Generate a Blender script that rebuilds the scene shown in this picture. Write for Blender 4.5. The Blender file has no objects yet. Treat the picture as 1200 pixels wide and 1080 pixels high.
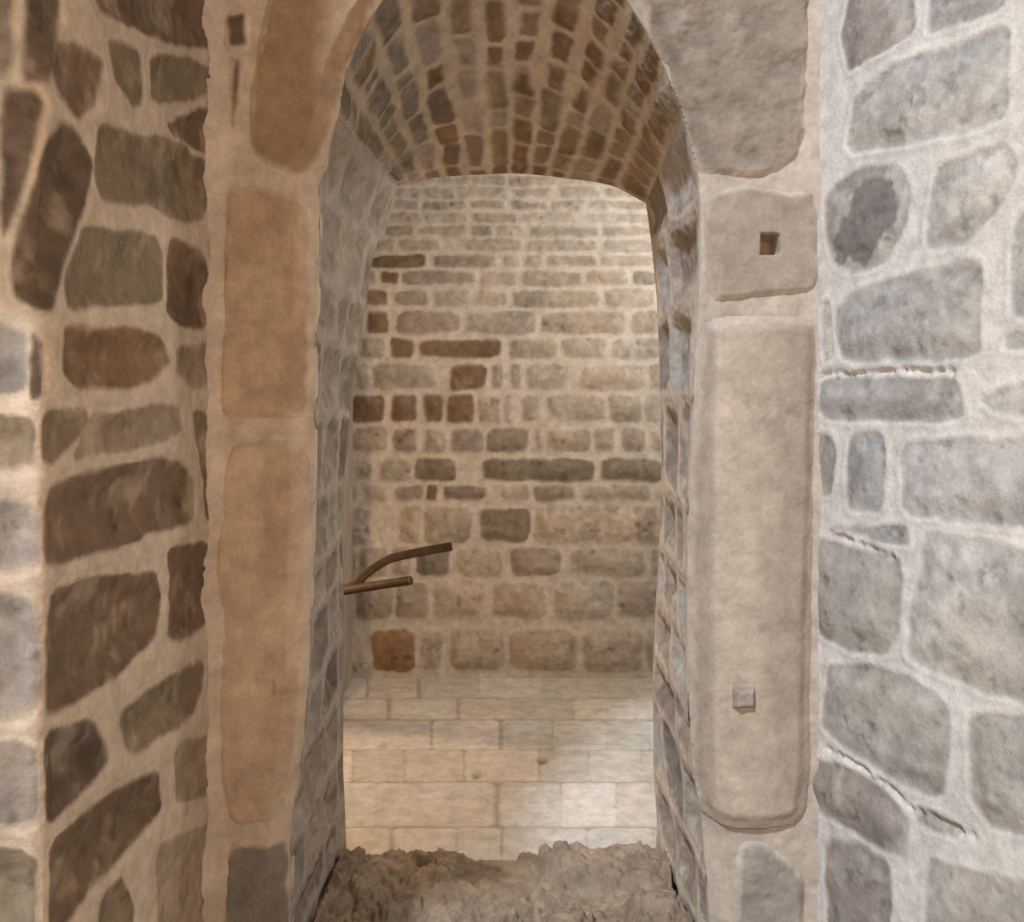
import bpy, math, random
import numpy as np

sc = bpy.context.scene
col = sc.collection
F, CX, HY, EYE = 1100.0, 600.0, 480.0, 1.64     # focal length in pixels, principal column, horizon row, eye height
YJ, YF, YR, YB = 2.60, 2.64, 3.44, 5.73         # depth of jamb face, passage front edge, passage rear edge, far wall

# ------------------------------------------------------------------ helpers
_rng = np.random.default_rng(7)
_T = _rng.random((64, 64, 64)).astype(np.float32)

def vnoise(p, f, seed=0):
    q = np.asarray(p, float) * f + seed * 17.31 + 1000.0
    i = np.floor(q).astype(int); t = q - i
    t = t * t * (3 - 2 * t)
    i &= 63; j = (i + 1) & 63
    x0, y0, z0 = i[..., 0], i[..., 1], i[..., 2]; x1, y1, z1 = j[..., 0], j[..., 1], j[..., 2]
    a, b, c = t[..., 0], t[..., 1], t[..., 2]
    l = lambda u, v, w: u * (1 - w) + v * w
    return l(l(l(_T[x0, y0, z0], _T[x1, y0, z0], a), l(_T[x0, y1, z0], _T[x1, y1, z0], a), b),
             l(l(_T[x0, y0, z1], _T[x1, y0, z1], a), l(_T[x0, y1, z1], _T[x1, y1, z1], a), b), c) * 2 - 1

def fbm(p, f, n=4, seed=0, gain=0.5):
    s = 0; a = 1.0; w = 0
    for k in range(n):
        s = s + a * vnoise(p, f * 2.03 ** k, seed + k); w += a; a *= gain
    return s / w

def sstep(a, b, x):
    t = np.clip((x - a) / (b - a), 0, 1); return t * t * (3 - 2 * t)

def chaikin(poly, n=2, r=0.22):
    P = np.array(poly, float)
    for _ in range(n):
        Q = np.roll(P, -1, 0)
        P = np.stack([P * (1 - r) + Q * r, P * r + Q * (1 - r)], 1).reshape(-1, 2)
    return P

def sdpoly(q, P):
    """signed distance, positive inside; q (N,2)"""
    d = np.full(len(q), 1e9); ins = np.zeros(len(q), bool)
    n = len(P)
    for k in range(n):
        a, b = P[k], P[(k + 1) % n]
        e = b - a; w = q - a
        t = np.clip((w @ e) / max(e @ e, 1e-12), 0, 1)
        r = w - t[:, None] * e
        d = np.minimum(d, (r * r).sum(1))
        c = ((a[1] <= q[:, 1]) != (b[1] <= q[:, 1]))
        if abs(e[1]) > 1e-12:
            xs = a[0] + (q[:, 1] - a[1]) / e[1] * e[0]
            ins ^= c & (q[:, 0] < xs)
    d = np.sqrt(d)
    return np.where(ins, d, -d)

def stone_field(Q, stones, reach=0.06, cut=2, rr=0.22):
    """Q (N,2) metric; stones [(poly, colour, dome)]; best signed distance, colour, dome and index"""
    N = len(Q)
    best = np.full(N, -1.0); c = np.zeros((N, 3)); dm = np.zeros(N); idx = np.full(N, -1)
    for k, (poly, colr, dome) in enumerate(stones):
        P = chaikin(poly, cut, rr)
        lo, hi = P.min(0) - reach, P.max(0) + reach
        m = np.where((Q[:, 0] > lo[0]) & (Q[:, 0] < hi[0]) & (Q[:, 1] > lo[1]) & (Q[:, 1] < hi[1]))[0]
        if not len(m): continue
        s = sdpoly(Q[m], P)
        b = s > best[m]
        mm = m[b]
        best[mm] = s[b]; c[mm] = colr; dm[mm] = dome; idx[mm] = k
    return best, c, dm, idx

def tag(o, label=None, cat=None, group=None, kind=None):
    if label: o['label'] = label
    if cat: o['category'] = cat
    if group: o['group'] = group
    if kind: o['kind'] = kind
    return o

def mesh_from(name, V, faces, mat, colours=None, mask=None, parent=None, smooth=True):
    me = bpy.data.meshes.new(name)
    me.from_pydata(V.tolist() if hasattr(V, 'tolist') else V, [], faces.tolist() if hasattr(faces, 'tolist') else faces)
    if colours is not None:
        at = me.attributes.new('stone_colour', 'FLOAT_COLOR', 'POINT')
        cc = np.ones((len(V), 4), np.float32); cc[:, :3] = colours
        at.data.foreach_set('color', cc.ravel())
    if mask is not None:
        at = me.attributes.new('stone_mask', 'FLOAT', 'POINT')
        at.data.foreach_set('value', np.asarray(mask, np.float32))
    me.materials.append(mat)
    if smooth: me.polygons.foreach_set('use_smooth', [True] * len(me.polygons))
    me.update()
    o = bpy.data.objects.new(name, me); col.objects.link(o)
    if parent: o.parent = parent
    return o

def grid_faces(nu, nv, flip=False, keep=None):
    i = np.arange((nu - 1))[:, None] * nv + np.arange(nv - 1)[None]
    f = np.stack([i, i + nv, i + nv + 1, i + 1], -1).reshape(-1, 4)
    if flip: f = f[:, ::-1]
    if keep is not None: f = f[keep[f].all(1)]
    return f

def grid_normals(P, sign=1):
    du = np.gradient(P, axis=0); dv = np.gradient(P, axis=1)
    n = np.cross(du, dv); n /= np.maximum(np.linalg.norm(n, axis=-1, keepdims=True), 1e-9)
    return n * sign

def compact(V, f, *arrs):
    used = np.unique(f); r = np.full(len(V), -1); r[used] = np.arange(len(used))
    return (V[used], r[f]) + tuple(a[used] for a in arrs)

def masonry(name, P, M, stones, mat, sign=1, mortar=(.50, .43, .35), warp=0.008, width=0.007, rise=0.004, dome=0.010,
            rough=0.004, var=0.16, parent=None, seed=0, edge_damp=None, mortar_var=0.07, ridge=0.003, extra=None, smear=0.008, cut=2, rr=0.13, wash=.35, pits=0.0):
    nu, nv = P.shape[:2]
    V = P.reshape(-1, 3); Q = M.reshape(-1, 2)
    wx = fbm(V, 9, 3, seed + 1) * warp + fbm(V, 34, 2, seed + 2) * warp * .45
    wy = fbm(V, 9, 3, seed + 5) * warp + fbm(V, 34, 3, seed + 6) * warp * .6
    sd, c, dm, idx = stone_field(Q + np.stack([wx, wy], 1), stones, cut=cut, rr=rr)
    sd = sd - smear * np.clip(fbm(V, 5, 2, seed + 9), 0, 1) * 2
    ww = width * (.6 + 1.8 * np.clip(fbm(V, 6, 2, seed + 10) + .35, 0, 1))
    mask = sstep(-ww, ww, sd)
    big = fbm(V, 7, 4, seed + 11); fine = fbm(V, 28, 4, seed + 13, .6)
    blot = fbm(V, 3.5, 3, seed + 14); lime = sstep(.05, .5, fbm(V, 11, 4, seed + 15, .6)) * wash
    h = mask * (rise + dome * dm * sstep(0, .07, sd)) + ridge * np.exp(-((sd + .010) / .008) ** 2)
    h = h + rough * (big * .8 + fine * .7 * (.4 + .6 * mask))
    hue = fbm(V, 4, 2, seed + 21)
    m = np.array(mortar) * (1 + mortar_var * (big + .6 * fine))[:, None]
    s = c * (1 + var * (1.5 * big + 1.4 * fine + 1.2 * blot))[:, None] * np.stack([1 + .05 * hue, 1 + 0 * hue, 1 - .07 * hue], 1)
    if pits:
        pn = sstep(.16, .5, fbm(V, 26, 4, seed + 31, .65)); s = s * (1 - pits * pn)[:, None]; h = h - .004 * pn * mask
        pm = sstep(.05, .45, fbm(V, 8, 4, seed + 33, .6)); s = s * (1 - .7 * pits * pm)[:, None]
    s = s * (1 - lime[:, None]) + m * lime[:, None]
    C = m * (1 - mask[:, None]) + s * mask[:, None]
    if extra is not None: h, C = extra(V, Q, h, C, mask)
    if edge_damp is not None: h = h * edge_damp.reshape(-1)
    n = grid_normals(P, sign).reshape(-1, 3)
    return mesh_from(name, V + n * h[:, None], grid_faces(nu, nv, sign < 0), mat, np.clip(C, .005, .9), mask, parent)

def at(px, py, Y):
    return np.array([(px - CX) * Y / F, Y, EYE + (HY - py) * Y / F])

def interp(pts, x):
    p = np.array(sorted(pts), float); return np.interp(x, p[:, 0], p[:, 1])

# ------------------------------------------------------------------ materials
def nodes_of(m):
    m.use_nodes = True; nt = m.node_tree; nt.nodes.clear(); return nt

def stone_material(name, bump=0.35, grain=60.0, rough=0.92):
    m = bpy.data.materials.new(name); nt = nodes_of(m); N, L = nt.nodes, nt.links
    out = N.new('ShaderNodeOutputMaterial'); b = N.new('ShaderNodeBsdfPrincipled')
    b.inputs['Roughness'].default_value = rough; b.inputs['Specular IOR Level'].default_value = .18
    at_ = N.new('ShaderNodeAttribute'); at_.attribute_name = 'stone_colour'
    tc = N.new('ShaderNodeTexCoord')
    n1 = N.new('ShaderNodeTexNoise'); n1.inputs['Scale'].default_value = grain * .35; n1.inputs['Detail'].default_value = 6; n1.inputs['Roughness'].default_value = .65
    n2 = N.new('ShaderNodeTexNoise'); n2.inputs['Scale'].default_value = grain * 2.0; n2.inputs['Detail'].default_value = 4
    for n in (n1, n2): L.new(tc.outputs['Object'], n.inputs['Vector'])
    r1 = N.new('ShaderNodeMapRange'); r1.inputs[1].default_value = .3; r1.inputs[2].default_value = .7; r1.inputs[3].default_value = .78; r1.inputs[4].default_value = 1.18
    L.new(n1.outputs['Fac'], r1.inputs[0])
    r2 = N.new('ShaderNodeMapRange'); r2.inputs[1].default_value = .3; r2.inputs[2].default_value = .7; r2.inputs[3].default_value = .93; r2.inputs[4].default_value = 1.07
    L.new(n2.outputs['Fac'], r2.inputs[0])
    mu = N.new('ShaderNodeMath'); mu.operation = 'MULTIPLY'; L.new(r1.outputs[0], mu.inputs[0]); L.new(r2.outputs[0], mu.inputs[1])
    vm = N.new('ShaderNodeVectorMath'); vm.operation = 'SCALE'
    L.new(at_.outputs['Color'], vm.inputs[0]); L.new(mu.outputs[0], vm.inputs['Scale'])
    L.new(vm.outputs[0], b.inputs['Base Color'])
    ad = N.new('ShaderNodeMath'); ad.operation = 'MULTIPLY_ADD'; ad.inputs[1].default_value = .35
    L.new(n2.outputs['Fac'], ad.inputs[0]); L.new(n1.outputs['Fac'], ad.inputs[2])
    bp = N.new('ShaderNodeBump'); bp.inputs['Strength'].default_value = bump; bp.inputs['Distance'].default_value = .012
    L.new(ad.outputs[0], bp.inputs['Height']); L.new(bp.outputs[0], b.inputs['Normal'])
    L.new(b.outputs[0], out.inputs[0])
    return m

def plain_noise(name, c1, c2, scale, rough=.9, metal=0, bump=.3):
    m = bpy.data.materials.new(name); nt = nodes_of(m); N, L = nt.nodes, nt.links
    out = N.new('ShaderNodeOutputMaterial'); b = N.new('ShaderNodeBsdfPrincipled')
    tc = N.new('ShaderNodeTexCoord'); n = N.new('ShaderNodeTexNoise'); n.inputs['Scale'].default_value = scale; n.inputs['Detail'].default_value = 6
    L.new(tc.outputs['Object'], n.inputs['Vector'])
    r = N.new('ShaderNodeValToRGB'); r.color_ramp.elements[0].position = .35; r.color_ramp.elements[1].position = .68
    r.color_ramp.elements[0].color = (*c1, 1); r.color_ramp.elements[1].color = (*c2, 1)
    L.new(n.outputs['Fac'], r.inputs[0]); L.new(r.outputs[0], b.inputs['Base Color'])
    b.inputs['Roughness'].default_value = rough; b.inputs['Metallic'].default_value = metal
    bp = N.new('ShaderNodeBump'); bp.inputs['Strength'].default_value = bump; bp.inputs['Distance'].default_value = .004
    L.new(n.outputs['Fac'], bp.inputs['Height']); L.new(bp.outputs[0], b.inputs['Normal'])
    L.new(b.outputs[0], out.inputs[0]); return m

MAT = stone_material('rubble_masonry')
MAT_D = stone_material('dressed_sandstone', bump=.22, grain=45)
MAT_P = stone_material('paving_stone', bump=.22, grain=40, rough=.8)
IRON = plain_noise('rusted_iron', (.016, .008, .005), (.045, .022, .013), 35, .75, .25)
IRON_END = plain_noise('worn_iron', (.09, .05, .03), (.15, .09, .06), 40, .7, .2)
PLASTER = plain_noise('rough_lime_plaster', (.32, .27, .22), (.42, .36, .30), 6, .95)

# stone colours; DK also stands in for shade at the top left
BR = (.185, .125, .080); DK = (.135, .098, .068); OL = (.235, .18, .12); TN = (.34, .26, .185); WB = (.25, .155, .088)
GY = (.345, .322, .295); LG = (.415, .395, .37); PL = (.40, .335, .265); GD = (.20, .18, .165); MV = (.29, .242, .205); OC = (.33, .23, .13)

rnd = random.Random(3)
def jit(c, a=.10):
    k = 1 + rnd.uniform(-a, a); w = rnd.uniform(-a, a) * .35
    return (c[0] * k * (1 + w), c[1] * k, c[2] * k * (1 - w))

def rows(s0, s1, z0, z1, hgt, wid, gap, cols, skip=None, dome=1.0, tilt=0.0):
    out = []; z = z0
    while z < z1:
        h = hgt * rnd.uniform(.7, 1.3); s = s0 - rnd.uniform(0, wid)
        while s < s1:
            w = wid * rnd.uniform(.5, 1.45)
            a, b, c, d = s + gap / 2, s + w - gap / 2, z + gap / 2, z + h - gap / 2
            if b - a > .02 and d - c > .015 and not (skip and skip((a + b) / 2, (c + d) / 2)):
                j = lambda: rnd.uniform(-.18, .18) * min(h, w) * .5
                t = tilt
                out.append(([(a + j(), c + j() + t * a), (b + j(), c + j() + t * b), (b + j(), d + j() + t * b), (a + j(), d + j() + t * a)], jit(rnd.choice(cols)), dome))
            s += w
        z += h
    return out

# ------------------------------------------------------------------ left wall: a face toward the viewer that turns the corner into the deep reveal
KL = 0.04545
XLj = (250 - CX) * YJ / F
YC = 1.733; XC = XLj + (YC - YJ) * KL
LK = math.hypot(1, KL)
def left_s(px, py):
    """pixel -> distance along the wall's plan line (corner = 0) and height"""
    if px < 50:
        X = (px - CX) * YC / F
        return (X - XC, EYE + (HY - py) * YC / F)
    k = (px - CX) / F
    Y = (XLj - YJ * KL) / (k - KL)
    return ((Y - YC) * LK, EYE + (HY - py) * Y / F)
def left_pt(s):
    r = .035; out = np.zeros((len(s), 2))
    for i, v in enumerate(s):
        if v <= -r: out[i] = (XC + v, YC)
        elif v >= r: out[i] = (XC + v * KL / LK, YC + v / LK)
        else:
            t = (v + r) / (2 * r); a = np.array((XC - r, YC)); b = np.array((XC, YC)); c = np.array((XC + r * KL, YC + r))
            out[i] = (1 - t) ** 2 * a + 2 * t * (1 - t) * b + t * t * c
    return out
SL1 = (YJ + .03 - YC) * LK
s = np.concatenate([np.arange(-1.9, -.16, .03), np.arange(-.16, SL1 + .004, .0058)])
z = np.concatenate([np.arange(-.05, 3.0, .0062), np.arange(3.0, 4.6, .05)])
pl = left_pt(s)
P = np.zeros((len(s), len(z), 3)); P[..., 0] = pl[:, 0:1]; P[..., 1] = pl[:, 1:2]; P[..., 2] = z[None]
M = np.zeros((len(s), len(z), 2)); M[..., 0] = s[:, None]; M[..., 1] = z[None]
LS = [
 ([(0,100),(50,104),(54,120),(40,165),(16,258),(0,285)], DK, .6),  # dark tone stands in for the shade at the top left
 ([(28,-20),(70,-20),(71,36),(62,96),(24,98)], DK, .6),
 ([(-30,-20),(18,-20),(14,90),(-30,96)], OL, .6),
 ([(76,142),(92,152),(113,196),(100,240),(80,305),(62,366),(40,362),(14,345),(12,300),(30,235),(56,160)], DK, 1.4),  # arch springing in shade, its darkness put into the stone colour
 ([(68,48),(98,54),(122,72),(112,118),(92,140),(66,104),(60,72)], BR, .6),
 ([(126,44),(166,60),(168,120),(156,126),(132,92)], OL, .5),
 ([(176,62),(230,66),(256,84),(256,108),(238,118),(212,118),(178,122)], OL, .5),
 ([(104,-20),(300,-20),(282,8),(262,18),(254,58),(222,60),(160,36),(118,20)], BR, .6),
 ([(196,142),(262,118),(264,178),(236,180),(204,156)], BR, .5),
 ([(114,142),(160,152),(216,166),(228,182),(260,192),(246,230),(240,258),(216,262),(180,244),(120,238),(112,215)], OL, .7),
 ([(98,264),(184,272),(193,300),(190,358),(80,366),(76,330),(90,290)], OL, .9),
 ([(202,276),(234,290),(250,330),(250,372),(236,388),(206,380),(194,362),(196,320)], BR, .7),
 ([(76,378),(150,380),(190,390),(202,425),(190,442),(150,455),(90,458),(74,440)], WB, 1.2),
 ([(206,402),(254,402),(258,425),(245,448),(226,460),(202,440)], TN, .4),
 ([(36,388),(48,398),(53,420),(52,466),(37,468),(34,430)], DK, .2),
 ([(56,480),(104,480),(107,500),(62,545),(52,542),(52,500)], OL, .8),
 ([(112,480),(210,470),(216,512),(112,534),(84,540)], TN, .5),
 ([(226,478),(243,482),(250,520),(258,604),(241,610),(233,530)], OL, .2),
 ([(62,566),(125,546),(205,532),(226,560),(228,610),(150,638),(56,666),(52,640),(54,590)], BR, 1.0),
 ([(62,690),(110,676),(185,668),(192,700),(182,750),(130,800),(58,838),(54,830),(56,740)], BR, 1.1),
 ([(197,642),(240,632),(254,650),(256,716),(235,738),(210,756),(196,748),(200,690)], BR, .6),
 ([(54,854),(114,838),(130,888),(106,918),(64,964),(54,960)], DK, 1.0),
 ([(142,832),(200,788),(240,772),(236,815),(216,850),(162,884),(148,880),(140,850)], OL, .7),
 ([(58,988),(120,928),(185,902),(190,948),(160,988),(112,1038),(66,1100),(56,1100)], BR, 1.0),
 ([(192,985),(256,962),(262,1100),(186,1100),(182,1010)], TN, .5),
 ([(120,1050),(146,1020),(160,1060),(156,1110),(110,1110)], OL, .6),
 ([(204,872),(246,852),(252,930),(206,944)], TN, .4),
 ([(-170,378),(32,378),(33,464),(-170,462)], MV, .9),
 ([(-170,482),(34,486),(46,500),(44,548),(-170,548)], OL, .9),
 ([(-170,580),(30,584),(48,612),(48,668),(-170,668)], MV, .9),
 ([(-170,694),(48,692),(49,840),(-170,844)], MV, .9),
 ([(-170,864),(46,864),(48,966),(-170,970)], MV, .9),
 ([(-170,992),(48,992),(48,1110),(-170,1110)], OL, .9),
]
def fix_left(px, py): return left_s(px, py)
stones = [([left_s(*p) for p in poly], jit(c, .05), d) for poly, c, d in LS]
def clip(sts, lo=-9, hi=9):
    out = []
    for p_, c_, d_ in sts:
        q_ = [(min(max(u_, lo), hi), v_) for u_, v_ in p_]
        if max(u_ for u_, _ in q_) - min(u_ for u_, _ in q_) > .05: out.append((q_, c_, d_))
    return out
FILL = [OL, MV, TN, BR]
stones += clip(rows(-1.95, -.38, -.1, 4.6, .2, .34, .035, FILL), hi=-.375)
stones += clip(rows(-.36, SL1, 2.92, 4.6, .2, .34, .03, FILL), lo=-.345) + clip(rows(-.36, SL1, -.2, .16, .2, .34, .03, FILL), lo=-.345)
w = masonry('wall_left', P, M, stones, MAT, sign=-1, pits=.25, mortar=(.56, .455, .345), dome=.016, warp=.009, seed=1, rise=.003, ridge=.003, rough=.006)
tag(w, 'brown rubble stone wall with pale mortar at left turning a bright corner toward the viewer', 'wall', kind='structure')

# ------------------------------------------------------------------ right wall: splayed
KR = -0.41
XRj = (955 - CX) * YJ / F
RK = math.hypot(1, KR)
def right_s(px, py):
    k = (px - CX) / F
    Y = (XRj - YJ * KR) / (k - KR)
    return ((YJ - Y) * RK, EYE + (HY - py) * Y / F)
SR1 = 1.42
s = np.concatenate([np.arange(-.03, .86, .0058), np.arange(.86, SR1, .03), SR1 + np.arange(0, 1.6, .04)])
z = np.arange(-.05, 3.3, .0062)
def right_pt(s):
    out = np.zeros((len(s), 2))
    for i, v in enumerate(s):
        u = min(v, SR1); Y = YJ - u / RK; X = XRj + KR * (Y - YJ)
        if v > SR1: X += v - SR1
        out[i] = (X, Y)
    return out
pr = right_pt(s)
P = np.zeros((len(s), len(z), 3)); P[..., 0] = pr[:, 0:1]; P[..., 1] = pr[:, 1:2]; P[..., 2] = z[None]
M = np.zeros((len(s), len(z), 2)); M[..., 0] = s[:, None]; M[..., 1] = z[None]
RS = [
 ([(1000,110),(1050,76),(1120,50),(1186,18),(1182,140),(1150,155),(1050,170),(1000,180),(990,170),(995,125)], LG, 1.0),
 ([(1000,-20),(1070,-20),(1072,38),(1022,72),(992,90),(984,40)], MV, .6),
 ([(1092,-20),(1182,-20),(1182,6),(1120,34),(1086,42)], GY, .8),
 ([(966,226),(1010,194),(1055,194),(1067,225),(1062,270),(1040,305),(1002,322),(976,314),(966,280)], (.335,.315,.295), .9),
 ([(1096,196),(1180,162),(1190,180),(1188,215),(1165,255),(1130,290),(1086,290),(1090,240)], LG, .9),
 ([(980,362),(1010,338),(1080,316),(1150,302),(1156,330),(1150,385),(1150,420),(1000,425),(986,420),(978,390)], GY, 1.0),
 ([(962,352),(974,352),(978,424),(962,428)], LG, .3),
 ([(1192,252),(1300,232),(1300,380),(1180,374),(1184,300)], LG, .6),
 ([(1180,385),(1300,392),(1300,410),(1176,408)], LG, .4),
 ([(962,441),(1118,441),(1128,460),(1130,495),(970,495),(958,480)], GY, .9),
 ([(1148,468),(1176,452),(1300,436),(1300,502),(1168,484)], LG, .7),
 ([(956,510),(974,508),(980,530),(975,580),(954,582)], GY, .5),
 ([(994,508),(1034,508),(1039,530),(1034,600),(990,600),(988,560)], GY, .6),
 ([(1056,522),(1120,515),(1300,515),(1300,640),(1150,615),(1058,604)], LG, 1.0),
 ([(972,615),(1064,615),(1066,640),(1045,640),(1004,626)], GY, .3),
 ([(952,628),(990,636),(1055,656),(1058,690),(1054,740),(1040,770),(1000,764),(956,744),(949,690)], GY, .8),
 ([(1086,626),(1150,632),(1300,668),(1300,858),(1120,800),(1060,768),(1066,720),(1080,660)], LG, 1.0),
 ([(970,781),(1000,776),(1060,791),(1110,822),(1112,860),(1106,940),(1050,918),(990,878),(962,852),(965,810)], GY, 1.0),
 ([(951,756),(959,756),(955,832),(948,832)], GD, .1),
 ([(1136,842),(1160,832),(1300,858),(1300,1012),(1160,968),(1138,940),(1134,880)], GY, 1.0),
 ([(941,882),(1000,902),(1040,926),(1062,962),(1060,1008),(1020,990),(980,965),(938,935)], MV, .9),
 ([(1092,1002),(1150,1020),(1300,1064),(1300,1110),(1080,1110),(1086,1022)], GY, .8),
 ([(970,986),(1000,982),(1040,1010),(1046,1040),(1042,1110),(968,1110),(966,1010)], MV, .9),
 ([(1066,948),(1078,946),(1130,970),(1120,984),(1074,966)], GY, .3),
]
stones = [([right_s(*p) for p in poly], jit(c, .04), d) for poly, c, d in RS]
stones += clip(rows(.87, SR1 + 1.6, -.1, 3.35, .22, .36, .045, [LG, GY]), lo=.872)
stones += clip(rows(-.02, .85, 2.85, 3.35, .2, .34, .04, [LG, GY]), lo=-.02, hi=.85) + clip(rows(-.02, .85, -.2, .1, .2, .34, .04, [LG, GY]), lo=-.02, hi=.85)
def right_extra(V, Q, h, C, mask):
    # dark weathered patch on the squarish stone beside the socket block
    P1 = np.array([right_s(*p) for p in [(985,250),(1005,212),(1030,200),(1052,205),(1060,235),(1056,270),(1030,290),(1020,318),(1000,318),(980,310),(972,280)]])
    W = Q + np.stack([fbm(V, 25, 3, 71), fbm(V, 25, 3, 75)], 1) * .04
    k = sstep(-.006, .010, sdpoly(W, P1) - .012) * .66
    C = C * (1 - k[:, None]) + np.array((.10, .088, .085)) * k[:, None]
    h = h - k * .006
    # open cracks under the mortar of two slanting joints
    for pts in ([(944,868),(985,885),(1016,905),(1045,925),(1068,948)], [(1066,945),(1090,955),(1140,980)], [(975,626),(1010,640),(1045,652)], [(962,440),(1010,438),(1060,434),(1115,437)]):
        pp = np.array([right_s(*p) for p in pts]); d = np.full(len(Q), 9.)
        for a, b in zip(pp[:-1], pp[1:]):
            e = b - a; t = np.clip(((W - a) @ e) / (e @ e), 0, 1); d = np.minimum(d, np.linalg.norm(W * .15 + Q * .85 - a - t[:, None] * e, axis=1))
        h = h - .014 * np.exp(-(d / .0085) ** 2)
    return h, C
w = masonry('wall_right', P, M, stones, MAT, sign=1, mortar=(.56, .53, .495), dome=.012, warp=.010, pits=.3, seed=3, rise=-.002, ridge=.002, extra=right_extra)
tag(w, 'pale grey rubble stone wall with white mortar splayed beside the doorway at right', 'wall', kind='structure')

# ------------------------------------------------------------------ far wall of the paved room
ROWS = [
 (207,217,[(468,530),(534,592),(598,680),(686,752)]),
 (220,232,[(464,492),(500,530),(536,592),(604,650),(656,702),(708,760)]),
 (235,246,[(462,490),(496,545),(552,592),(600,640),(646,684),(690,764)]),
 (250,261,[(458,492),(498,548),(556,604),(612,676),(682,764)]),
 (265,277,[(450,486),(492,546),(552,576),(584,610),(622,700),(706,764)]),
 (281,294,[(443,461),(470,515),(545,611),(620,700),(706,766)]),
 (299,313,[(437,498),(507,581),(588,610),(616,636),(641,700),(704,766)]),
 (318,335,[(434,440),(445,466),(471,558),(563,604),(612,680),(685,735),(742,768)]),
 (340,360,[(430,457),(463,502),(510,551),(559,596),(601,702),(709,766)]),
 (365,391,[(430,457),(465,538),(546,628),(634,732),(739,775)]),
 (397,420,[(424,451),(457,484),(492,586),(596,654),(658,710),(718,775)]),
 (426,456,[(418,432),(437,510),(527,570),(576,590),(598,611),(618,668),(680,755),(761,775)]),
 (463,495,[(412,451),(458,490),(496,521),(523,557),(560,586),(592,601),(612,632),(640,710),(714,750),(755,775)]),
 (501,529,[(408,455),(460,488),(497,523),(528,565),(571,619),(625,637),(640,690),(696,720),(728,756)]),
 (537,563,[(398,412),(416,437),(445,481),(487,533),(566,698),(704,778)]),
 (569,586,[(400,418),(428,452),(462,497),(501,513),(520,569),(580,620),(624,672),(682,762)]),
 (594,637,[(398,432),(470,493),(497,553),(562,621)]),
 (592,605,[(628,702),(708,726)]), (611,634,[(630,726)]), (592,637,[(735,776)]),
 (642,675,[(398,416),(420,455),(460,482),(489,527),(535,590),(596,658),(668,756),(762,776)]),
 (681,725,[(396,412),(416,460),(464,501),(508,567),(575,640),(650,718),(724,774)]),
 (737,786,[(398,425),(435,486),(491,517),(527,590),(597,676),(684,752),(757,775)]),
]
DARKS = {(437,498):BR,(507,581):MV,(471,558):MV,(430,457):BR,(463,502):MV,(457,484):BR,(492,586):BR,(527,570):BR,(523,557):BR,(412,451):BR,(458,490):BR,(496,521):BR,(460,488):MV,
         (528,565):MV,(571,619):(.25,.21,.175),(487,533):(.20,.16,.125),(566,698):(.19,.165,.125),(704,778):(.21,.18,.14),(520,569):(.20,.17,.15),(562,621):(.215,.18,.145),(435,486):WB,(465,538):MV,
         (624,672):(.24,.205,.165),(489,527):(.22,.18,.15),(596,658):MV,(600,640):MV,(501,513):BR,(445,466):BR}
z = np.arange(-.05, 3.6, .0105); x = np.arange(-2.1, 2.1, .0105)
P = np.zeros((len(x), len(z), 3)); P[..., 0] = x[:, None]; P[..., 1] = YB; P[..., 2] = z[None]
M = P[..., [0, 2]].copy()
stones = []
q = lambda px, py: tuple(at(px, py, YB)[[0, 2]])
for y0, y1, xs in ROWS:
    for a, b in xs:
        j = lambda: rnd.uniform(-1.6, 1.6)
        poly = [q(a + j(), y1 + j()), q(b + j(), y1 + j()), q(b + j(), y0 + j()), q(a + j(), y0 + j())]
        c = tuple(v * .92 for v in DARKS[(a, b)]) if (a, b) in DARKS else jit(rnd.choice([(.37, .32, .27), (.33, .285, .24), (.30, .26, .215), (.35, .30, .255)]), .08)
        stones.append((poly, c, 1.0 if y1 - y0 > 25 else .7))
    if (y0, y1) in ((592,605), (611,634), (592,637)): continue
    za, zb = q(0, y1)[1], q(0, y0)[1]
    for lo, hi in ((-2.15, q(xs[0][0], 0)[0] - .03), (q(xs[-1][1], 0)[0] + .03, 2.15)):
        t = lo
        while t < hi - .06:
            wd = min(rnd.uniform(.12, .42), hi - t)
            stones.append(([(t, za), (t + wd - .03, za), (t + wd - .03, zb), (t, zb)], jit(PL), 1)); t += wd
stones += rows(-2.15, 2.15, q(0, 203)[1], 3.6, .12, .3, .03, [PL, TN, MV])
def back_extra(V, Q, h, C, mask):
    pit = fbm(V, 22, 3, 91)
    k = sstep(.34, .52, pit) * mask * .55
    C = C * (1 - k[:, None] * .55); h = h - k * .012
    return h, C
w = masonry('wall_back', P, M, stones, MAT, sign=1, wash=.18, mortar=(.475, .43, .38), dome=.016, warp=.011, width=.009, seed=5, rise=.006, ridge=.002, rough=.010, extra=back_extra, var=.16)
tag(w, 'coursed beige rubble stone wall at the back of the paved room', 'wall', kind='structure')

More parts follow.
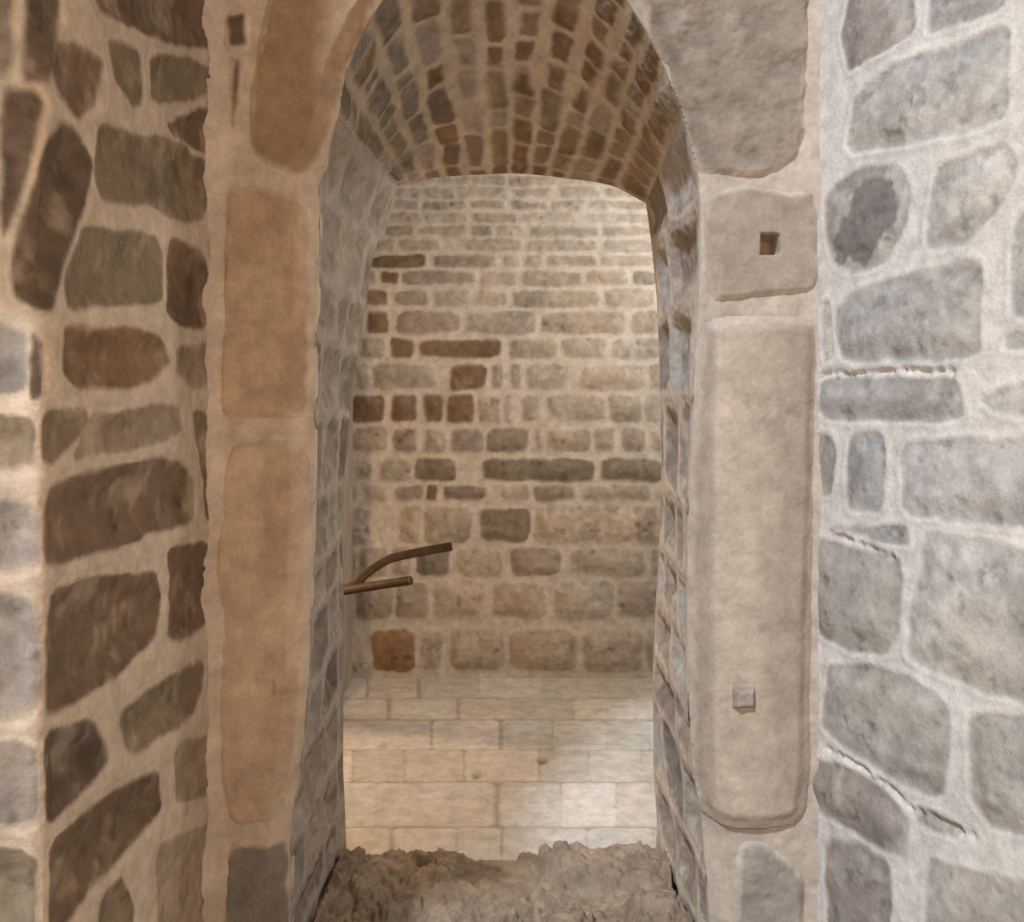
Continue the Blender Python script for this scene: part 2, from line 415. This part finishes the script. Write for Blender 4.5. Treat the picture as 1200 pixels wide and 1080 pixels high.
# ------------------------------------------------------------------ passage: two reveals and the sloping vault
def prof(pts, Y): return [at(px, py, Y) for px, py in pts]
LFR = prof([(338,1260),(339,1080),(340,970),(350,900),(360,800),(363,700),(366,600),(368,500),(370,400),(372,300),(374,215),(383,170),(397,137)], YF)
LRE = prof([(405,1080),(406,1000),(402,900),(402,800),(403,700),(401,650),(403,560),(409,500),(413,450),(421,400),(429,350),(437,300),(452,255),(465,218)], YR)
RFR = prof([(836,1260),(832,1080),(822,960),(812,900),(806,800),(806,700),(807,600),(811,500),(816,400),(821,300),(820,215),(809,165),(800,132)], YF)
RRE = prof([(768,1080),(768,1010),(770,960),(766,900),(765,790),(768,720),(772,650),(775,560),(773,450),(770,350),(763,280),(757,238)], YR)
def by_z(L, zz):
    A = np.array(L); o = np.argsort(A[:, 2]); return np.interp(zz, A[o, 2], A[o, 0])
def reveal(name, FR, RE, ztopF, ztopR, sign, stones, seed, lab, flip, **kw):
    n = 420; m = 130
    t = np.linspace(0, 1, n); zf = -.05 + t * (ztopF + .05); zr = -.05 + t * (ztopR + .05)
    xf = by_z(FR, zf); xr = by_z(RE, zr)
    k = np.linspace(0, 1, m)
    P = np.zeros((n, m, 3))
    P[..., 0] = xf[:, None] * (1 - k) + xr[:, None] * k
    P[..., 1] = YF * (1 - k) + YR * k
    P[..., 2] = zf[:, None] * (1 - k) + zr[:, None] * k
    M = np.stack([P[..., 1], P[..., 2]], -1)
    D = (sstep(1, .94, t)[:, None] * sstep(1, .93, k)[None] * .9 + .1) * np.ones((n, m))
    o = masonry(name, P, M, stones, MAT, sign=sign, seed=seed, edge_damp=D, **kw)
    tag(o, lab, 'wall', kind='structure'); return P
ztl = LFR[-1][2]; ztr = RFR[-1][2]
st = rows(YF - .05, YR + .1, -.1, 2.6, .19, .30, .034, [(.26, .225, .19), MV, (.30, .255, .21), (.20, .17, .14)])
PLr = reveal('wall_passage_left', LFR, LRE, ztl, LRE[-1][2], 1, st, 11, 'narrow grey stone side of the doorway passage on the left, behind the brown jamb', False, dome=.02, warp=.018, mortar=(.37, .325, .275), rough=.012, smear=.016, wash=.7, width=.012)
st = rows(YF - .05, YR + .1, -.1, 2.6, .24, .36, .045, [MV, GY, (.24, .21, .185), MV], tilt=.0)
PRr = reveal('wall_passage_right', RFR, RRE, ztr, RRE[-1][2], -1, st, 13, 'narrow rough stone side of the doorway passage on the right', True, dome=.026, warp=.016, mortar=(.50, .44, .38), rough=.010, rise=.006, wash=.75, width=.012)

KN = [((397,137),(465,218)),((404,85),(478,214)),((432,25),(496,210)),((465,-22),(520,207)),((512,-52),(547,205)),((556,-67),(573,204)),((598,-72),(597,203)),
      ((650,-65),(620,204)),((702,-32),(643,206)),((737,5),(665,209)),((758,38),(697,213)),((779,80),(724,220)),((800,132),(757,238))]
A = np.array([at(*a, YF) for a, b in KN]); B = np.array([at(*b, YR) for a, b in KN])
def cr(K, t):
    n = len(K); i = np.clip(np.floor(t).astype(int), 0, n - 2); f = (t - i)[:, None]
    g = lambda j: K[np.clip(j, 0, n - 1)]
    p0, p1, p2, p3 = g(i - 1), g(i), g(i + 1), g(i + 2)
    return .5 * (2 * p1 + (p2 - p0) * f + (2 * p0 - 5 * p1 + 4 * p2 - p3) * f ** 2 + (3 * p1 - p0 - 3 * p2 + p3) * f ** 3)
nt_ = len(KN) - 1
t = np.linspace(0, nt_, 300); k = np.linspace(0, 1, 170)
fa, ra = cr(A, t), cr(B, t)
P = fa[:, None, :] * (1 - k)[None, :, None] + ra[:, None, :] * k[None, :, None]
W_ = .085                                                    # mean width of one rib of voussoirs
M = np.zeros(P.shape[:2] + (2,)); M[..., 0] = t[:, None] * W_; M[..., 1] = k[None] * .98
stones = []
VC = [BR, OL, MV, BR, (.20, .15, .105), (.19, .145, .11)]
for r in range(nt_):
    v = -.02
    while v < 1.0:
        L = rnd.uniform(.06, .20); j = lambda a=.006: rnd.uniform(-a, a)
        a, b = r * W_ + .012, (r + 1) * W_ - .012
        c = jit(rnd.choice(VC), .12) if r > 2 else jit(rnd.choice([(.28, .25, .21), MV, OL, (.21, .18, .15)]), .1)
        stones.append(([(a + j(), v + j()), (b + j(), v + j()), (b + j(), v + L - .008 + j()), (a + j(), v + L - .008 + j())], c, 1.0)); v += L
D = sstep(0, .4, t)[:, None] * sstep(nt_, nt_ - .4, t)[:, None] * sstep(1, .93, k)[None] * .9 + .1
w = masonry('ceiling', P, M, stones, MAT, edge_damp=D, sign=-1, mortar=(.46, .385, .305), dome=.014, warp=.014, seed=17, rise=.004, ridge=.002, rough=.008, var=.2, smear=.012, wash=.35, width=.010)
tag(w, 'arched vault of narrow stone voussoirs in fanning rows over the doorway passage', 'ceiling', kind='structure')

# inner face of the gate wall, seen from the room: ring round the rear opening
ring = [(p[0], p[2]) for p in LRE if p[2] > -.1]
ring = [(float(by_z(LRE, -.05)), -.05)] + sorted([r for r in ring if r[1] > 0], key=lambda r: r[1])
top = [(float(p[0]), float(p[2])) for p in cr(B, np.linspace(0, nt_, 40))][1:-1]
rr = sorted([(p[0], p[2]) for p in RRE if p[2] > 0], key=lambda r: -r[1]) + [(float(by_z(RRE, -.05)), -.05)]
ring = [(float(a), float(b)) for a, b in ring + top + rr]
V, Fc = [], []
def outer(a, b):
    if b >= 2.35: return (a * 3.3 if abs(a) > .3 else a * 3.3, 3.6)
    return (-2.1 if a < 0 else 2.1, b if b < 2.3 else 3.6)
for a, b in ring:
    V.append((a, YR + .004, b)); o_ = outer(a, b); V.append((max(-2.1, min(2.1, o_[0])), YR + .002, o_[1]))
for i in range(len(ring) - 1): Fc.append((2 * i, 2 * i + 1, 2 * i + 3, 2 * i + 2))
w = mesh_from('wall_front', V, Fc, PLASTER, smooth=False)
tag(w, 'inner plastered face of the gate wall looking into the paved room', 'wall', kind='structure')

# ------------------------------------------------------------------ jambs: mortar body plus dressed blocks
JMC = {-1: (.57, .46, .355), 1: (.43, .37, .31)}
def jamb(name, lab, side, outer_pts, arc, seed, holes=()):
    """arc: inner edge points (Z increasing) ; outer_pts : outer edge"""
    zz = np.arange(-.05, 3.3, .0075)
    xi = by_z(arc, zz); xo = by_z(outer_pts, zz)
    if side < 0: xi = np.where(zz > 2.93, .0, xi)
    else: xi = np.where(zz > 2.93, .0, xi)
    n = 110; k = np.linspace(0, 1, n)
    P = np.zeros((len(zz), n, 3))
    P[..., 0] = xo[:, None] * (1 - k) + xi[:, None] * k
    P[..., 2] = zz[:, None]
    d = np.abs(P[..., 0] - xi[:, None])
    P[..., 1] = YJ + np.clip(.05 - d, 0, .05) * .85
    V = P.reshape(-1, 3).copy()
    big = fbm(V, 7, 4, seed); fine = fbm(V, 30, 4, seed + 3)
    V[:, 1] -= .006 * big + .004 * fine
    do = np.abs(V[:, 0] - np.repeat(xo, n)); V[:, 1] -= .055 * np.clip(1 - do / (.075 + .03 * big), 0, 1) ** 2
    for hx0, hy0, hx1, hy1, depth in holes:
        a = at(hx0, hy1, YJ); b = at(hx1, hy0, YJ)
        V[(V[:, 0] > a[0]) & (V[:, 0] < b[0]) & (V[:, 2] > a[2]) & (V[:, 2] < b[2]), 1] += depth
    base = np.array(JMC[side])
    C = base * (1 + .10 * big + .06 * fine)[:, None]
    V = V.reshape(len(zz), n, 3); C = C.reshape(len(zz), n, 3)
    fl_ = V[:, -1:].copy(); fl_[..., 1] += .12; fl_[..., 0] += side * .014       # return into the passage behind the edge
    V = np.concatenate([V, fl_], 1); C = np.concatenate([C, C[:, -1:]], 1); n += 1
    o = mesh_from(name, V.reshape(-1, 3), grid_faces(len(zz), n, side > 0), MAT_D, C.reshape(-1, 3))
    tag(o, lab, 'door jamb', kind='structure')
    return o
JL = jamb('trim_1', 'left jamb of the arched doorway, tall warm brown dressed blocks', -1,
          [at(242, -200, YJ), at(242, 1200, YJ)], LFR + [at(*p, YF) for p in ((404,85),(432,25),(465,-22),(512,-52),(556,-67),(598,-72))], 31, ((295,793,324,816,.03),))
JR = jamb('trim_2', 'right jamb of the arched doorway, pale beige dressed blocks with a square socket', 1,
          [at(972, -200, YJ), at(972, 1200, YJ)], RFR + [at(*p, YF) for p in ((779,80),(758,38),(737,5),(702,-32),(650,-65),(598,-72))], 33, ((888,272,915,301,.12),))

def block(name, parent, poly_px, colr, seed, arc, rise=.012, rnd_=.018, rough=.003, var=.07, bulge=0.0, holes=(), label=None, chamfer=True, warp=.004, stain=None, coarse=0, stripe=None, stripe_amt=.14):
    poly = np.array([at(px, py, YJ)[[0, 2]] for px, py in poly_px])
    PP = chaikin(poly, 2, .16)
    lo, hi = PP.min(0) - .02, PP.max(0) + .02
    st = .0042
    x = np.arange(lo[0], hi[0], st); z = np.arange(lo[1], hi[1], st)
    Q = np.stack(np.meshgrid(x, z, indexing='ij'), -1).reshape(-1, 2)
    V = np.stack([Q[:, 0], np.full(len(Q), YJ), Q[:, 1]], 1)
    W = Q + np.stack([fbm(V, 12, 3, seed), fbm(V, 12, 3, seed + 4)], 1) * warp
    sd = sdpoly(W, PP)
    e = np.clip(sd / rnd_, -1.2, 1)
    h = np.where(sd > 0, rise * (.75 * sstep(0, 1, e) + .25 * np.sqrt(np.clip(1 - (1 - e) ** 2, 0, 1))), e * .02)
    big = fbm(V, 6, 4, seed + 7); fine = fbm(V, 26, 4, seed + 9, .6)
    h = h + rough * (big + .8 * fine)
    if coarse:
        pit = fbm(V, 16, 4, seed + 15, .6); h = h + coarse * (pit - .5 * np.clip(pit, .2, 1))
    cx = (lo[0] + hi[0]) / 2; hw = (hi[0] - lo[0]) / 2
    h = h + bulge * (1 - np.clip(np.abs((Q[:, 0] - cx) / hw), 0, 1) ** 2)
    xi = by_z(arc, Q[:, 1]); d = np.abs(Q[:, 0] - xi)
    cham = np.clip(.05 - d, 0, .05) * .85 if chamfer else 0
    vert = fbm(V * np.array([1, 1, .12]), 22, 3, seed + 12)
    C = np.array(colr) * (1 + var * (1.4 * big + fine + .7 * vert))[:, None]
    if stain:
        sc_, amt, cst = stain
        k = sstep(.05, .45, fbm(V * np.array([1, 1, .6]), sc_, 4, seed + 20)) * amt
        C = C * (1 - k[:, None]) + np.array(cst) * k[:, None]
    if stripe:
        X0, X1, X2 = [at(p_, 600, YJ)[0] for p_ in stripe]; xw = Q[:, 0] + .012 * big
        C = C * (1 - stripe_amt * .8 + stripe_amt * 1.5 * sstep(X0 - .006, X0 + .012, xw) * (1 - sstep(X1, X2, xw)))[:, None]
    if coarse: C = C * (1 + .22 * pit)[:, None]
    k = sstep(-.002, .014, sd + .012 * fbm(V, 18, 3, seed + 25) - .006)
    C = C * k[:, None] + np.array(JMC[-1 if parent is JL else 1]) * (1 + .1 * big)[:, None] * (1 - k[:, None])
    for hx0, hy0, hx1, hy1, depth in holes:
        a = at(hx0, hy1, YJ); b = at(hx1, hy0, YJ)
        di = np.minimum.reduce([Q[:, 0] - a[0], b[0] - Q[:, 0], Q[:, 1] - a[2], b[2] - Q[:, 1]]) + fbm(V, 60, 2, seed + 30) * .0025
        k = sstep(-.003, .004, di); h = h - k * depth
    V[:, 1] = YJ - h + cham
    f = grid_faces(len(x), len(z), False, sd > -.014)
    inside = side_ok = (np.sign(-xi) * (xi - Q[:, 0]) > -.004) if True else None
    keep = (sd > -.014) & ((Q[:, 0] <= xi + .002) if xi.mean() < 0 else (Q[:, 0] >= xi - .002))
    f = grid_faces(len(x), len(z), False, keep)
    V, f, C = compact(V, f, C)
    o = mesh_from(name, V, f, MAT_D, np.clip(C, .01, .9), None, parent)
    if label: o['label'] = label
    return o

ARCL = LFR + [at(*p, YF) for p in ((404,85),(432,25),(465,-22),(512,-52),(556,-67),(598,-72))]
ARCR = RFR + [at(*p, YF) for p in ((779,80),(758,38),(737,5),(702,-32),(650,-65),(598,-72))]
LBR = (.51, .37, .26)
block('springer_stone', JL, [(302,60),(322,-60),(470,-60),(440,0),(404,85),(396,120),(372,190),(352,210),(318,196),(294,178),(292,120)], (.35, .235, .145), 41, ARCL, label='brown springer block leaning into the arch', stain=(9, .4, (.26, .16, .09)))
block('jamb_stone', JL, [(266,222),(300,216),(346,232),(366,250),(364,400),(362,494),(300,490),(254,488),(258,400),(262,300)], LBR, 43, ARCL, label='reddish brown upper block', stain=(8, .4, (.31, .19, .11)))
block('jamb_stone', JL, [(260,518),(350,514),(362,540),(360,700),(356,800),(346,900),(326,962),(270,968),(256,900),(250,700)], (.57, .425, .305), 45, ARCL, label='tall tan lower block', stain=(8, .35, (.35, .225, .14)), holes=((297,795,322,814,.006),))
block('base_stone', JL, [(262,984),(334,984),(340,1010),(342,1150),(262,1150)], (.24, .205, .17), 47, ARCL, label='grey brown base block', rough=.006, var=.12)
block('filler_stone', JL, [(262,16),(292,10),(294,58),(264,60)], DK, 48, ARCL, label='small dark stone beside the arch', rise=.005)
block('filler_stone', JL, [(268,68),(286,66),(284,120),(274,176),(266,168)], BR, 49, ARCL, label='narrow upright brown sliver', rise=.005)
block('springer_stone', JR, [(826,205),(812,165),(798,120),(782,78),(764,40),(740,-60),(948,-60),(950,40),(944,130),(938,190),(900,206)], (.25, .21, .17), 51, ARCR, label='rough pitted springer block', rough=.006, coarse=.012, warp=.012, var=.10)
block('socket_stone', JR, [(826,228),(870,216),(930,226),(960,218),(964,342),(900,346),(830,356)], (.32, .265, .215), 53, ARCR, holes=((891,275,912,298,.09),), label='block with a square socket', rough=.004, var=.08)
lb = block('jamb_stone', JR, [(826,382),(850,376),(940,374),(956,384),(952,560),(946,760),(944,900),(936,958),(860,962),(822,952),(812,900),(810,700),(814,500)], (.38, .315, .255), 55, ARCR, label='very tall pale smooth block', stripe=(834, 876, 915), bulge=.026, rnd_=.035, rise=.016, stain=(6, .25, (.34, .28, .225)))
block('base_stone', JR, [(862,988),(890,984),(926,1006),(944,1034),(936,1150),(858,1150)], (.28, .25, .22), 57, ARCR, label='greyish base block', rough=.007, var=.12)
# small square plug left standing in the tall block
def chip(name, parent, x0, y0, x1, y1, out, c, seed):
    a, b = at(x0, y1, YJ), at(x1, y0, YJ); n = 22
    u = np.linspace(-.12, 1.12, n); U, Wv = np.meshgrid(u, u, indexing='ij')
    V = np.stack([a[0] + (b[0] - a[0]) * U, np.zeros_like(U), a[2] + (b[2] - a[2]) * Wv], -1).reshape(-1, 3)
    e = np.minimum(np.minimum(U, 1 - U), np.minimum(Wv, 1 - Wv)).reshape(-1)
    V[:, 1] = YJ - .040 - out * sstep(-.1, .14, e) - .003 * fbm(V, 60, 3, seed) + .03 * (e < -.1)
    C = np.array(c) * (1 + .2 * fbm(V, 50, 3, seed + 2))[:, None]
    return mesh_from(name, V, grid_faces(n, n), MAT_D, C, None, parent)
p = chip('stone_plug', JR, 856, 801, 879, 822, .022, (.30, .255, .215), 61); p['label'] = 'small square stone stub'

# ------------------------------------------------------------------ floor
def fl(px, py):
    Y = EYE * F / (py - HY); return ((px - CX) * Y / F, Y)
PAV = [
 (795,817,[(392,428),(433,487),(494,560),(563,632),(634,700),(702,766),(769,830)]),
 (819,842,[(380,452),(459,534),(540,600),(602,672),(674,742),(745,830)]),
 (845,878,[(380,503),(508,584),(590,646),(649,708),(711,760),(763,840)]),
 (880,915,[(360,412),(416,472),(476,541),(546,630),(634,688),(691,751),(754,850)]),
 (918,968,[(350,440),(443,578),(588,655),(658,721),(724,800)]),
 (971,1020,[(340,455),(464,533),(537,586),(590,686),(689,764),(767,860)]),
 (1023,1075,[(330,420),(424,520),(524,620),(624,720),(724,860)]),
]
x = np.arange(-2.1, 2.1, .009); y = np.arange(3.0, YB + .04, .009)
P = np.zeros((len(x), len(y), 3)); P[..., 0] = x[:, None]; P[..., 1] = y[None]
M = P[..., :2].copy()
PVC = [(.51, .475, .43), (.47, .44, .395), (.535, .50, .455)]
stones = []
for y0, y1, xs in PAV:
    for a, b in xs:
        j = lambda: rnd.uniform(-1, 1)
        a, b = a - 1.2, b + 1.2
        stones.append(([fl(a + j(), y1 + .6), fl(b + j(), y1 + .6), fl(b + j(), y0 - .6), fl(a + j(), y0 - .6)], jit(rnd.choice(PVC), .07), .2))
    Y0, Y1 = fl(0, y1)[1], fl(0, y0)[1]
    for lo, hi in ((-2.15, fl(xs[0][0], (y0 + y1) / 2)[0] - .02), (fl(xs[-1][1], (y0 + y1) / 2)[0] + .02, 2.15)):
        t = lo
        while t < hi - .08:
            wd = min(rnd.uniform(.25, .5), hi - t); stones.append(([(t, Y0), (t + wd - .02, Y0), (t + wd - .02, Y1), (t, Y1)], jit(PVC[0]), .2)); t += wd
def floor_extra(V, Q, h, C, mask):
    for px, py in ((558, 908), (636, 891)):
        c = np.array(fl(px, py)); d = np.linalg.norm((Q - c) * np.array([1, .6]), axis=1) + .01 * fbm(V, 40, 2, 5)
        k = np.exp(-(d / .022) ** 2); h = h - .02 * k; C = C * (1 - .55 * k[:, None])
    return h, C
w = masonry('floor', P, M, stones, MAT_P, sign=1, mortar=(.37, .32, .26), dome=.004, warp=.006, width=.004, seed=23, rise=.003, ridge=0, rough=.004, var=.06, extra=floor_extra, smear=.002, rr=.05)
tag(w, 'pale worn stone paving slabs on the floor of the room beyond the doorway', 'floor', kind='structure')
V = [(-3, -4, -.02), (3, -4, -.02), (3, 3.02, -.02), (-3, 3.02, -.02)]
w = mesh_from('floor_entrance', V, [(0, 1, 2, 3)], PLASTER, smooth=False)
tag(w, 'dusty ground before the doorway, below the edge of the view', 'ground', kind='structure')

# ------------------------------------------------------------------ rubble on the threshold
x = np.linspace(0, 1, 210); y = np.arange(2.45, 3.50, .0062)
xl = np.interp(y, [YF, YR], [float(by_z(LFR, .03)), float(by_z(LRE, .03))]) + .012; xr_ = np.interp(y, [YF, YR], [float(by_z(RFR, .03)), float(by_z(RRE, .03))]) - .012
P = np.zeros((len(x), len(y), 3)); P[..., 0] = xl[None] + (xr_ - xl)[None] * x[:, None]; P[..., 1] = y[None]
V = P.reshape(-1, 3)
def cells(n, w_, seed):
    r_ = np.random.default_rng(seed)
    cp = np.stack([r_.uniform(-.8, .75, n), r_.uniform(2.4, 3.5, n)], 1); hv = r_.uniform(0, 1, n); tl = r_.uniform(-1, 1, (n, 2))
    Wp = V[:, :2] + np.stack([fbm(V, 13, 4, seed, .6), fbm(V, 13, 4, seed + 3, .6)], 1) * w_
    d = np.hypot(Wp[:, None, 0] - cp[None, :, 0], Wp[:, None, 1] - cp[None, :, 1])
    ix = d.argmin(1); d1 = d[np.arange(len(V)), ix]; d.partition(1, axis=1); d2 = d[:, 1]
    t_ = ((Wp - cp[ix]) * tl[ix]).sum(1)
    return hv[ix], sstep(0, .03, d2 - d1), t_, ix
h1, e1, t1, i1 = cells(70, .09, 81)
h2, e2, t2, i2 = cells(420, .05, 95)
far = 3.42 + .05 * fbm(V * np.array([1, 0, 1]), 6, 3, 87)
fall = sstep(0, .05, far - V[:, 1])
side = .05 * sstep(.25, .5, V[:, 0]) + .035 * sstep(-.35, -.6, V[:, 0])
h = .010 + .035 * h1 * e1 + .25 * t1 * e1 + .014 * h2 * e2 + .2 * t2 * e2 + side + .03 * fbm(V, 6, 4, 85, .6) + .016 * fbm(V, 30, 4, 86, .7)
V = V.copy(); V[:, 2] = -.03 + fall * (.018 + np.clip(h, 0, .2) + .03)
tone = np.random.default_rng(5).uniform(.75, 1.25, 500)
C = np.array((.25, .195, .145)) * (.5 * tone[i1] + .5 * tone[i2])[:, None] * (1 + .25 * fbm(V, 24, 4, 88))[:, None]
w = mesh_from('rubble', V, grid_faces(len(x), len(y)), MAT, np.clip(C, .02, .8))
tag(w, 'rough broken brown rubble covering the threshold between the two jambs', 'rubble', kind='stuff')

# ------------------------------------------------------------------ rest of the room shell (behind the passage walls) and two added light blockers
def slab(name, a, b, mat, lab, cat):
    (x0, y0, z0), (x1, y1, z1) = a, b
    V = [(x, y, z) for x in (x0, x1) for y in (y0, y1) for z in (z0, z1)]
    Fc = [(0, 1, 3, 2), (4, 6, 7, 5), (0, 4, 5, 1), (2, 3, 7, 6), (0, 2, 6, 4), (1, 5, 7, 3)]
    o = mesh_from(name, V, Fc, mat, smooth=False); tag(o, lab, cat, kind='structure'); return o
slab('wall_room_left', (-1.6, YR, -.05), (-1.5, YB, 3.6), PLASTER, 'side wall of the paved room hidden behind the left jamb', 'wall')
slab('shade_pier', (-1.5, 4.9, -.05), (-.97, YB + .02, 3.6), PLASTER, 'added unseen pier shading the left corner of the paved room', 'pier')  # unseen pier added to block the room lamp near the far corner
slab('shade_slab', (-3, 1.24, 2.42), (-.93, 1.76, 2.62), PLASTER, 'added slab blocking light above the top left corner of the view', 'light blocker')  # unseen slab added to shade the upper left front face
slab('wall_room_right', (2.1, YR, -.05), (2.2, YB, 3.6), PLASTER, 'side wall of the paved room hidden behind the right jamb', 'wall')
slab('ceiling_room', (-2.2, YR, 3.6), (2.2, YB + .05, 3.7), PLASTER, 'flat ceiling of the paved room above the view', 'ceiling')

# unseen blocker added left of the camera to shade the left wall's front face
V = [(-3, .5, -.05), (-1.47, .5, -.05), (-1.47, .5, 4.4), (-3, .5, 4.4)]
V += [(x_, .65, z_) for x_, _, z_ in V]
w = mesh_from('shade_wall', V, [(0, 1, 2, 3), (7, 6, 5, 4)] + [(i_, i_ + 4, (i_ + 1) % 4 + 4, (i_ + 1) % 4) for i_ in range(4)], PLASTER, smooth=False)
tag(w, 'added slab blocking daylight just outside the left edge of the view', 'wall', kind='structure')

# ------------------------------------------------------------------ iron bars fixed in the back of the left jamb
def bar(name, pts, hw, hh, mat, parent, bev=.004, round_=False):
    pts = [np.array(p, float) for p in pts]
    n = 12; V, Fc = [], []
    for i, p in enumerate(pts):
        d = (pts[min(i + 1, len(pts) - 1)] - pts[max(i - 1, 0)]); d /= np.linalg.norm(d)
        sx = np.cross(d, (0, 0, 1)); sx /= np.linalg.norm(sx); up = np.cross(sx, d)
        for k_ in range(n):
            a = 2 * math.pi * (k_ + .5) / n
            ex = .98 if round_ else .38
            ca, sa = math.cos(a), math.sin(a)
            V.append(p + sx * hw * math.copysign(abs(ca) ** ex, ca) + up * hh * math.copysign(abs(sa) ** ex, sa))
    for i in range(len(pts) - 1):
        for k_ in range(n):
            a, b = i * n + k_, i * n + (k_ + 1) % n; Fc.append((a, b, b + n, a + n))
    Fc.append(tuple(range(n))[::-1]); Fc.append(tuple(range((len(pts) - 1) * n, len(pts) * n)))
    me = bpy.data.meshes.new(name); me.from_pydata([tuple(v) for v in V], [], Fc); me.materials.append(mat); me.update()
    o = bpy.data.objects.new(name, me); col.objects.link(o); o.parent = parent
    return o
root = bpy.data.objects.new('iron_bracket', None); col.objects.link(root); root.location = (-1.5, 4.51, .66)
tag(root, 'rusty iron bracket of two bars jutting from behind the left jamb', 'bracket')
rl = np.array(root.location)
def smooth_path(K, n):
    K = np.array(K, float); return list(cr(K, np.linspace(0, len(K) - 1, n)))
up_px = [(408,688,4.228),(430,671,4.21),(452,657,4.20),(466,652,4.19),(490,647,4.17),(529,640,4.13)]
lo_px = [(403,692,4.228),(440,686,4.17),(480,680,4.11)]
A0, A1 = at(*lo_px[0]), at(*lo_px[2])
base = A0 + (A1 - A0) * ((-1.51 - A0[0]) / (A1[0] - A0[0]))
pu = [base + np.array((0, 0, .03)), A0 + (base - A0) * .35 + np.array((0, .01, .02))] + [at(*p) for p in up_px]
plw = [base] + [at(*p) for p in lo_px]
bar('upper_bar', [p - rl for p in smooth_path(pu, 26)],   .009, .0195, IRON, root)
lw = bar('lower_bar', [p - rl for p in smooth_path(plw, 14)], .020, .020, IRON, root, round_=True)
e = at(480, 680, 4.11); e0 = at(475, 680.8, 4.117)
cp_ = bar('end_cap', [e0 - rl + (e - e0) * .9, e - rl + (e - e0) * .35], .0185, .0185, IRON_END, lw, round_=True); cp_['label'] = 'pale worn end of the bar'

# ------------------------------------------------------------------ light
def area(name, loc, target, size, power, colr, shape='SQUARE', sy=None, spread=math.pi):
    l = bpy.data.lights.new(name, 'AREA'); l.energy = power; l.color = colr; l.size = size; l.spread = spread
    if sy: l.shape = 'RECTANGLE'; l.size_y = sy
    o = bpy.data.objects.new(name, l); col.objects.link(o); o.location = loc
    from mathutils import Vector
    o.rotation_euler = (Vector(target) - Vector(loc)).to_track_quat('-Z', 'Y').to_euler(); return o
def point(name, loc, power, colr, r=.1):
    l = bpy.data.lights.new(name, 'POINT'); l.energy = power; l.color = colr; l.shadow_soft_size = r
    o = bpy.data.objects.new(name, l); col.objects.link(o); o.location = loc; return o
area('daylight_opening', (-4.33, -6.0, 11.5), (.4, 3.4, .6), .9, 2250, (.80, .90, 1.0), sy=.9)
area('side_fill', (-2.2, 1.1, 1.4), (1.2, 1.75, 1.5), .7, 17, (.86, .94, 1.0), sy=1.4)  # unseen cool light added to brighten the outer right wall
point('entrance_lamp', (.3, -.6, 2.4), 150, (1.0, .66, .40), .25)
point('room_lamp', (-1.08, 4.05, 1.15), 31, (1.0, .67, .38), .03)
point('room_fill', (1.3, 4.5, 2.7), 92, (1.0, .97, .92), .25)  # unseen neutral light added to brighten the right of the far wall

wd = bpy.data.worlds.new('dim_daylight'); sc.world = wd; wd.use_nodes = True
bg = wd.node_tree.nodes['Background']; bg.inputs[0].default_value = (.92, .95, 1.0, 1); bg.inputs[1].default_value = .22

# ------------------------------------------------------------------ camera
cam = bpy.data.cameras.new('camera'); co = bpy.data.objects.new('camera', cam); col.objects.link(co)
co.location = (0, 0, EYE); co.rotation_euler = (math.radians(90), 0, 0)
cam.sensor_width = 36; cam.lens = F / 1200 * 36; cam.shift_y = -(540 - HY) / 1200
cam.clip_start = .05
sc.camera = co
vs = sc.view_settings; vs.view_transform = 'Standard'; vs.look = 'None'; vs.gamma = 1; vs.use_curve_mapping = False; vs.exposure = 0.0
